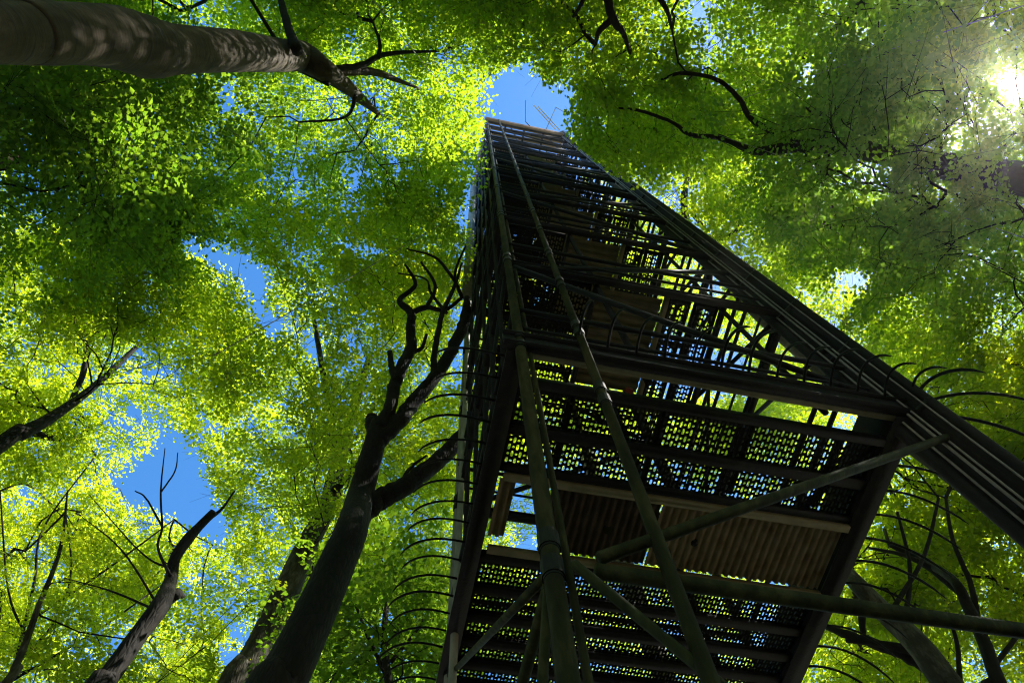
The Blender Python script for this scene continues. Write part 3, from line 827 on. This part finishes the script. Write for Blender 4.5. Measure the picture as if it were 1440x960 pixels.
# 9: crown over the top of the tower
t = vtrunk([(890, -330, 22), (870, -210, 19), (850, -110, 15), (835, -40, 11)], 8.5); t += hl([(850, 30, 21, 6)])
lim = [hl([(838, -60, 14, 7), (862, 26, 14.4, 6), (876, 45, 14.6, 4), (886, 76, 15, 2)]), hl([(862, 26, 14.4, 5), (842, 45, 14.6, 4), (838, 62, 15, 2)]), hl([(860, -80, 14, 5), (930, 0, 14.4, 4), (945, 42, 15, 2)]), hl([(840, -60, 14, 4), (820, 0, 14.3, 3), (806, 24, 14.6, 2)])]
tree('dense green beech whose crown hangs over the tower top from the top edge', t, lim,
     [([(615, -200), (1120, -200), (1110, 40), (1060, 130), (1000, 190), (900, 232), (840, 215), (805, 190), (812, 130), (800, 100), (745, 80), (700, 62), (640, 30)], 15.5, 22, D*1.05), ([(815, 120), (980, 110), (1090, 190), (1080, 290), (980, 300), (900, 250), (830, 205)], 17, 22.5, D*.55)], leaf='leaf_mid')
# 10: right trunk in the shade with its long limb
t = vtrunk([(1600, 275, 26), (1500, 262, 25), (1440, 252, 24), (1380, 243, 22), (1300, 228, 17), (1180, 206, 12)], 6.8); t += hl([(1120, 206, 13.8, 9), (1060, 212, 14.6, 6), (1010, 190, 15.2, 2)])
lim = [hl([(1190, 208, 12.5, 6), (1130, 204, 13.6, 5), (1062, 172, 14.6, 4), (1040, 140, 15.1, 3.6), (1008, 112, 15.4, 3), (960, 103, 15.4, 3), (930, 112, 15.6, 1.5)]),
       hl([(1060, 212, 14.5, 4), (1010, 194, 15.1, 3.4), (972, 190, 15.3, 3.4), (945, 172, 15.5, 2.4), (900, 156, 15.4, 2.2), (870, 152, 15.6, 1.2)]),
       hl([(1150, 205, 12.6, 5), (1158, 175, 13, 4), (1135, 150, 13.4, 3)]), hl([(1160, 206, 14.6, 4), (1165, 230, 15, 3), (1150, 250, 15.5, 2)])]
tree('dark trunk reaching in from the right edge below the sun', t, lim,
     [([(1060, 120), (1180, 110), (1300, 190), (1420, 190), (1600, 190), (1720, 420), (1500, 420), (1330, 380), (1200, 370), (1120, 300), (1040, 250)], 14.5, 20.5, D*.95),
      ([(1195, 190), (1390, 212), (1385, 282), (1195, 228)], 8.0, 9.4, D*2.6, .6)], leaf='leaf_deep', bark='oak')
# 11: top right crown under the sun
t = vtrunk([(1480, -260, 22), (1380, -170, 19), (1290, -90, 15), (1220, -40, 10)], 10.0); t += hl([(1190, 30, 19, 5)])
lim = [hl([(1195, 20, 18.8, 6), (1180, 30, 19, 5), (1168, 14, 19.5, 3)]), hl([(1190, 35, 19, 6), (1205, 60, 19.2, 4), (1215, 110, 20, 2)]), hl([(1240, -20, 18, 6), (1130, 80, 20, 5), (1112, 60, 20.5, 3)])]
tree('loose mid green beech crown in the top right corner round the sun', t, lim,
     [([(1090, -220), (1850, -220), (1850, 260), (1480, 220), (1300, 200), (1190, 130), (1090, 130)], 14, 21, D*.8)], leaf='leaf_mid')
# 12: crown just right of the upper tower
t = vtrunk([(1420, 735, 14), (1270, 615, 13), (1150, 515, 11), (1060, 435, 9)], 9.5); t += hl([(990, 355, 20.5, 7), (965, 310, 22, 6), (962, 262, 23, 4)])
lim = [hl([(965, 320, 21, 5), (962, 280, 22, 5), (968, 245, 23, 3)]), hl([(1000, 335, 20.5, 4), (1030, 330, 21, 4), (1055, 300, 22, 3)]), hl([(990, 320, 21, 3), (975, 300, 21.6, 3), (978, 275, 22.2, 2)])]
tree('bright feathery beech crown directly right of the upper tower', t, lim,
     [([(830, 205), (920, 235), (1050, 200), (1140, 300), (1210, 380), (1160, 385), (1100, 400), (1040, 385), (960, 325), (880, 270)], 19.5, 26.5, D*1.25)], leaf='leaf_fresh')
# 13: crown behind the middle of the tower, seen through it
t = vtrunk([(1000, 1180, 18), (950, 1000, 16), (880, 800, 14), (820, 620, 11), (780, 480, 8)], 15.5)
tree('beech standing behind the tower, seen through its perforated decks', t, [],
     [([(690, 300), (800, 290), (900, 300), (1040, 400), (1130, 470), (1190, 560), (1140, 640), (1020, 640), (860, 620), (700, 640)], 22, 29, D*1.7),
      ([(650, 600), (1240, 600), (1190, 760), (1130, 1080), (620, 1080)], 18, 25, D*.9)], leaf='leaf_fresh')
# 14: low bright bough right of the middle
t = vtrunk([(1420, 722, 13), (1330, 650, 12), (1240, 580, 11), (1190, 538, 9)], 12.5); t += hl([(1185, 490, 20.5, 6), (1190, 430, 21.5, 3)])
lim = [hl([(1500, 512, 14, 8), (1440, 512, 15, 7), (1400, 505, 15.6, 6), (1330, 490, 17, 3)])]
tree('yellow-green beech below the small sky gap right of the tower', t, lim,
     [([(1020, 372), (1090, 398), (1160, 398), (1200, 420), (1260, 410), (1310, 470), (1290, 540), (1240, 560), (1180, 520), (1110, 450), (1040, 400)], 17, 24, D*1.3)], leaf='leaf_fresh')
# 15: hanging crown on the right edge
t = vtrunk([(1800, 520, 16), (1640, 470, 12), (1540, 438, 8)], 10.5); t += hl([(1470, 420, 15.5, 4), (1420, 400, 17, 1.5)])
tree('drooping mid green crown at the middle of the right edge', t, [],
     [([(1220, 360), (1330, 370), (1500, 380), (1800, 380), (1800, 620), (1500, 600), (1380, 560), (1310, 520), (1240, 440)], 13.5, 20, D*1.0)], leaf='leaf_mid')
# 16: leaning trunk at the lower right with its bright crown
t = vtrunk([(1400, 1050, 22), (1335, 965, 20), (1290, 905, 17), (1245, 862, 14), (1200, 815, 11)], 9.0); t += hl([(1150, 760, 11.5, 10), (1120, 680, 13, 7)])
lim = [hl([(1320, 945, 7.2, 12), (1260, 915, 7.6, 8), (1200, 895, 8.0, 7), (1160, 880, 8.4, 4)]), hl([(1300, 918, 7.4, 9), (1240, 905, 7.7, 5), (1190, 900, 8.0, 3)]),
       hl([(1215, 830, 8.9, 6), (1212, 870, 8.6, 5), (1216, 905, 8.4, 3)]), hl([(1270, 885, 7.9, 4), (1280, 800, 9, 3), (1262, 720, 10, 2)]), hl([(1250, 865, 8.1, 4), (1300, 780, 9.3, 3), (1320, 700, 10.4, 2)])]
tree('grey-brown leaning trunk behind the lower right pipe rail', t, lim,
     [([(1270, 600), (1330, 560), (1480, 600), (1480, 840), (1380, 860), (1300, 780), (1230, 800), (1200, 900), (1140, 1000), (1240, 700)], 11.5, 18.5, D*1.35), ([(1110, 1090), (1170, 870), (1290, 800), (1340, 1090)], 11.5, 17, D*1.3)], leaf='leaf_fresh', bark='grey')
# 17: thin dark stems lower right corner
t = vtrunk([(1450, 1040, 12), (1405, 960, 10), (1385, 905, 9), (1360, 850, 8), (1340, 815, 6)], 10.0); t += hl([(1300, 790, 10.5, 5), (1250, 765, 11.2, 3)])
lim = [hl([(1378, 890, 8.6, 5), (1365, 820, 9.2, 4), (1340, 760, 10, 3), (1330, 700, 11, 2)]), hl([(1352, 835, 9.2, 5), (1310, 800, 9.8, 5), (1270, 780, 10.3, 3), (1222, 770, 10.8, 2)]),
       hl([(1395, 940, 8.2, 4), (1440, 880, 8.8, 3), (1480, 820, 9.5, 2)]), hl([(1350, 960, 8, 4), (1345, 900, 8.6, 3), (1330, 860, 9, 2)])]
tree('thin dark forked stem with a bright crown in the bottom right corner', t, lim,
     [([(1290, 560), (1420, 540), (1700, 620), (1700, 1090), (1120, 1090), (1200, 920), (1260, 840), (1260, 700)], 12, 19.5, D*1.25)], leaf='leaf_spring', bark='dark', name='young_tree')

# ------------------------------------------------------------------ ground
m = MB(); n = 60; gx = np.linspace(-1, 1, n); gx = np.sign(gx)*np.abs(gx)**2.2*600
X_, Y_ = np.meshgrid(gx, gx, indexing='ij')
Z_ = .06*np.sin(X_*.35)*np.cos(Y_*.31)-.08
idx = np.arange(n*n).reshape(n, n)
m.add(np.stack([X_.ravel(), Y_.ravel(), Z_.ravel()], 1), np.stack([idx[:-1, :-1].ravel(), idx[1:, :-1].ravel(), idx[1:, 1:].ravel(), idx[:-1, 1:].ravel()], 1))
M['floor'] = surf('leaf_litter', [(0.3, (.06, .042, .025)), (0.5, (.13, .09, .055)), (0.65, (.05, .065, .018)), (0.8, (.22, .16, .095))], (1, 1, 1), 2.5, .9, 0, .5)
g = m.build('ground', M['floor']); g['kind'] = 'structure'; g['label'] = 'forest floor of brown leaf litter and patches of green'

# unseen wood outside the frame, added to block light from sides and overhead
n = 170000
an_ = rng.uniform(0, 2*PI, n); rd = 14+rng.gamma(2.0, 5.0, n); zz = rng.uniform(.3, 1, n)**.8*21*np.clip(rd/17, .5, 1)
Pw = np.stack([np.cos(an_)*rd, np.sin(an_)*rd, zz], 1)
n2 = 70000
ov = np.stack([rng.uniform(-17, 20, n2), rng.uniform(-18, 14, n2), rng.uniform(15, 22, n2)], 1); Pw = np.vstack([Pw, ov])
Pw = Pw[(nz(Pw, .9, 1.0)+rng.normal(0, .3, len(Pw)) > -.25)]
fw = (Pw-np.array([0, 0, CAMZ]))@FWD; pp = proj_many(Pw)
inside = (fw > 0) & (pp[:, 0] > -70) & (pp[:, 0] < 1510) & (pp[:, 1] > -70) & (pp[:, 1] < 1030)
Pw = Pw[~inside & ~intower(Pw, .6)]; m_ = len(Pw)
d_ = rng.normal(0, 1, (m_, 3)); d_[:, 2] *= .5; d_ /= np.linalg.norm(d_, axis=1, keepdims=True)
up_ = rng.normal(0, .6, (m_, 3))+np.array([0, 0, 1.0]); s_ = np.cross(up_, d_); s_ /= np.linalg.norm(s_, axis=1, keepdims=True)
l_ = rng.uniform(.22, .5, (m_, 1))
Qw = np.stack([Pw, Pw+d_*l_*.5+s_*l_*.4, Pw+d_*l_, Pw+d_*l_*.5-s_*l_*.4], 1).reshape(-1, 3)
me = bpy.data.meshes.new('unseen_wood'); fast_mesh(me, Qw, np.arange(len(Qw)).reshape(-1, 4)); me.materials.append(M['leaf_deep'])
o = bpy.data.objects.new('unseen_wood', me); C.objects.link(o); o['kind'] = 'stuff'; o['label'] = 'unseen green mass of the beech wood all round, added to block light'

# ------------------------------------------------------------------ light
sr = rect(1428, 124); sd = np.array([sr[0], sr[1], 1.0]); sd /= np.linalg.norm(sd)
el = math.asin(sd[2]); azim = math.atan2(sd[0], sd[1])
W = bpy.data.worlds.new('World'); SC.world = W; W.use_nodes = True
nt = W.node_tree; bg = nt.nodes['Background']
sky = nt.nodes.new('ShaderNodeTexSky'); sky.sky_type = 'NISHITA'; sky.sun_disc = False
sky.sun_elevation = el; sky.sun_rotation = azim; sky.air_density = 1.0; sky.dust_density = .2; sky.ozone_density = 2.0
# the bright ring of sky close round the sun
tc = nt.nodes.new('ShaderNodeTexCoord'); dt = nt.nodes.new('ShaderNodeVectorMath'); dt.operation = 'DOT_PRODUCT'
dt.inputs[1].default_value = tuple(sd); nt.links.new(tc.outputs['Generated'], dt.inputs[0])
def pw(e, k):
    p = nt.nodes.new('ShaderNodeMath'); p.operation = 'POWER'; p.inputs[1].default_value = e
    mx = nt.nodes.new('ShaderNodeMath'); mx.operation = 'MAXIMUM'; mx.inputs[1].default_value = 0
    nt.links.new(dt.outputs['Value'], mx.inputs[0]); nt.links.new(mx.outputs[0], p.inputs[0])
    q = nt.nodes.new('ShaderNodeMath'); q.operation = 'MULTIPLY'; q.inputs[1].default_value = k
    nt.links.new(p.outputs[0], q.inputs[0]); return q.outputs[0]
ad = nt.nodes.new('ShaderNodeMath'); ad.operation = 'ADD'
nt.links.new(pw(6500, 400), ad.inputs[0]); nt.links.new(pw(400, 4), ad.inputs[1])
mc = nt.nodes.new('ShaderNodeMix'); mc.data_type = 'RGBA'; mc.blend_type = 'ADD'; mc.inputs['Factor'].default_value = 1
cs = nt.nodes.new('ShaderNodeVectorMath'); cs.operation = 'SCALE'; cs.inputs[0].default_value = (1, .94, .82)
nt.links.new(ad.outputs[0], cs.inputs['Scale'])
hs = nt.nodes.new('ShaderNodeHueSaturation'); hs.inputs['Saturation'].default_value = 1.3; hs.inputs['Value'].default_value = 1.15
nt.links.new(sky.outputs[0], hs.inputs['Color']); nt.links.new(hs.outputs[0], mc.inputs['A']); nt.links.new(cs.outputs[0], mc.inputs['B'])
nt.links.new(mc.outputs['Result'], bg.inputs['Color']); bg.inputs['Strength'].default_value = .125

sl = bpy.data.lights.new('sun', 'SUN'); sl.energy = 5.0; sl.angle = math.radians(.53); sl.color = (1, .95, .86)
so = bpy.data.objects.new('sun', sl); C.objects.link(so)
so.rotation_euler = Vector(tuple(-sd)).to_track_quat('-Z', 'Y').to_euler(); so.location = tuple(sd*60)

# scattering box added to imitate lens glare round the sun
k = MB(); k.box(-60, 60, -60, 60, -1.2, 41.5)
mh = bpy.data.materials.new('glare_veil_volume'); mh.use_nodes = True; hn = mh.node_tree
for n_ in list(hn.nodes): hn.nodes.remove(n_)
ho = hn.nodes.new('ShaderNodeOutputMaterial'); hv = hn.nodes.new('ShaderNodeVolumePrincipled')
hv.inputs['Color'].default_value = (1, .96, .9, 1); hv.inputs['Density'].default_value = .00075; hv.inputs['Anisotropy'].default_value = .87
hn.links.new(hv.outputs['Volume'], ho.inputs['Volume'])
hz = k.build('glare_veil', mh); hz['kind'] = 'stuff'; hz['label'] = 'scattering veil added to imitate lens glare round the sun'

# ------------------------------------------------------------------ camera
cam = bpy.data.cameras.new('camera'); cam.lens = 36*F/1440; cam.sensor_width = 36; cam.clip_end = 3000; cam.clip_start = .05
co = bpy.data.objects.new('camera', cam); C.objects.link(co)
mat = Matrix([[XX[0], XX[1], XX[2], 0], [YY[0], YY[1], YY[2], 0], [UU[0], UU[1], UU[2], CAMZ], [0, 0, 0, 1]])
co.matrix_world = mat
SC.camera = co

vs = SC.view_settings; SC.display_settings.display_device = 'sRGB'
vs.view_transform = 'Standard'; vs.look = 'None'; vs.exposure = 1.25; vs.gamma = 1; vs.use_curve_mapping = False
SC.render.engine = 'CYCLES'
cy = SC.cycles
cy.max_bounces = 8; cy.diffuse_bounces = 4; cy.glossy_bounces = 2; cy.transmission_bounces = 4; cy.transparent_max_bounces = 4
cy.use_adaptive_sampling = False; cy.pixel_filter_type = 'BLACKMAN_HARRIS'; cy.filter_width = 1.15
cy.use_denoising = True; cy.denoiser = 'OPENIMAGEDENOISE'; cy.denoising_input_passes = 'RGB_ALBEDO_NORMAL'; cy.denoising_prefilter = 'ACCURATE'
cy.sample_clamp_indirect = 6
cy.volume_bounces = 0; cy.caustics_reflective = False; cy.caustics_refractive = False
for s in STAT: print(s)
print('leaves', sum(s[2] for s in STAT), 'sprays', sum(s[1] for s in STAT))
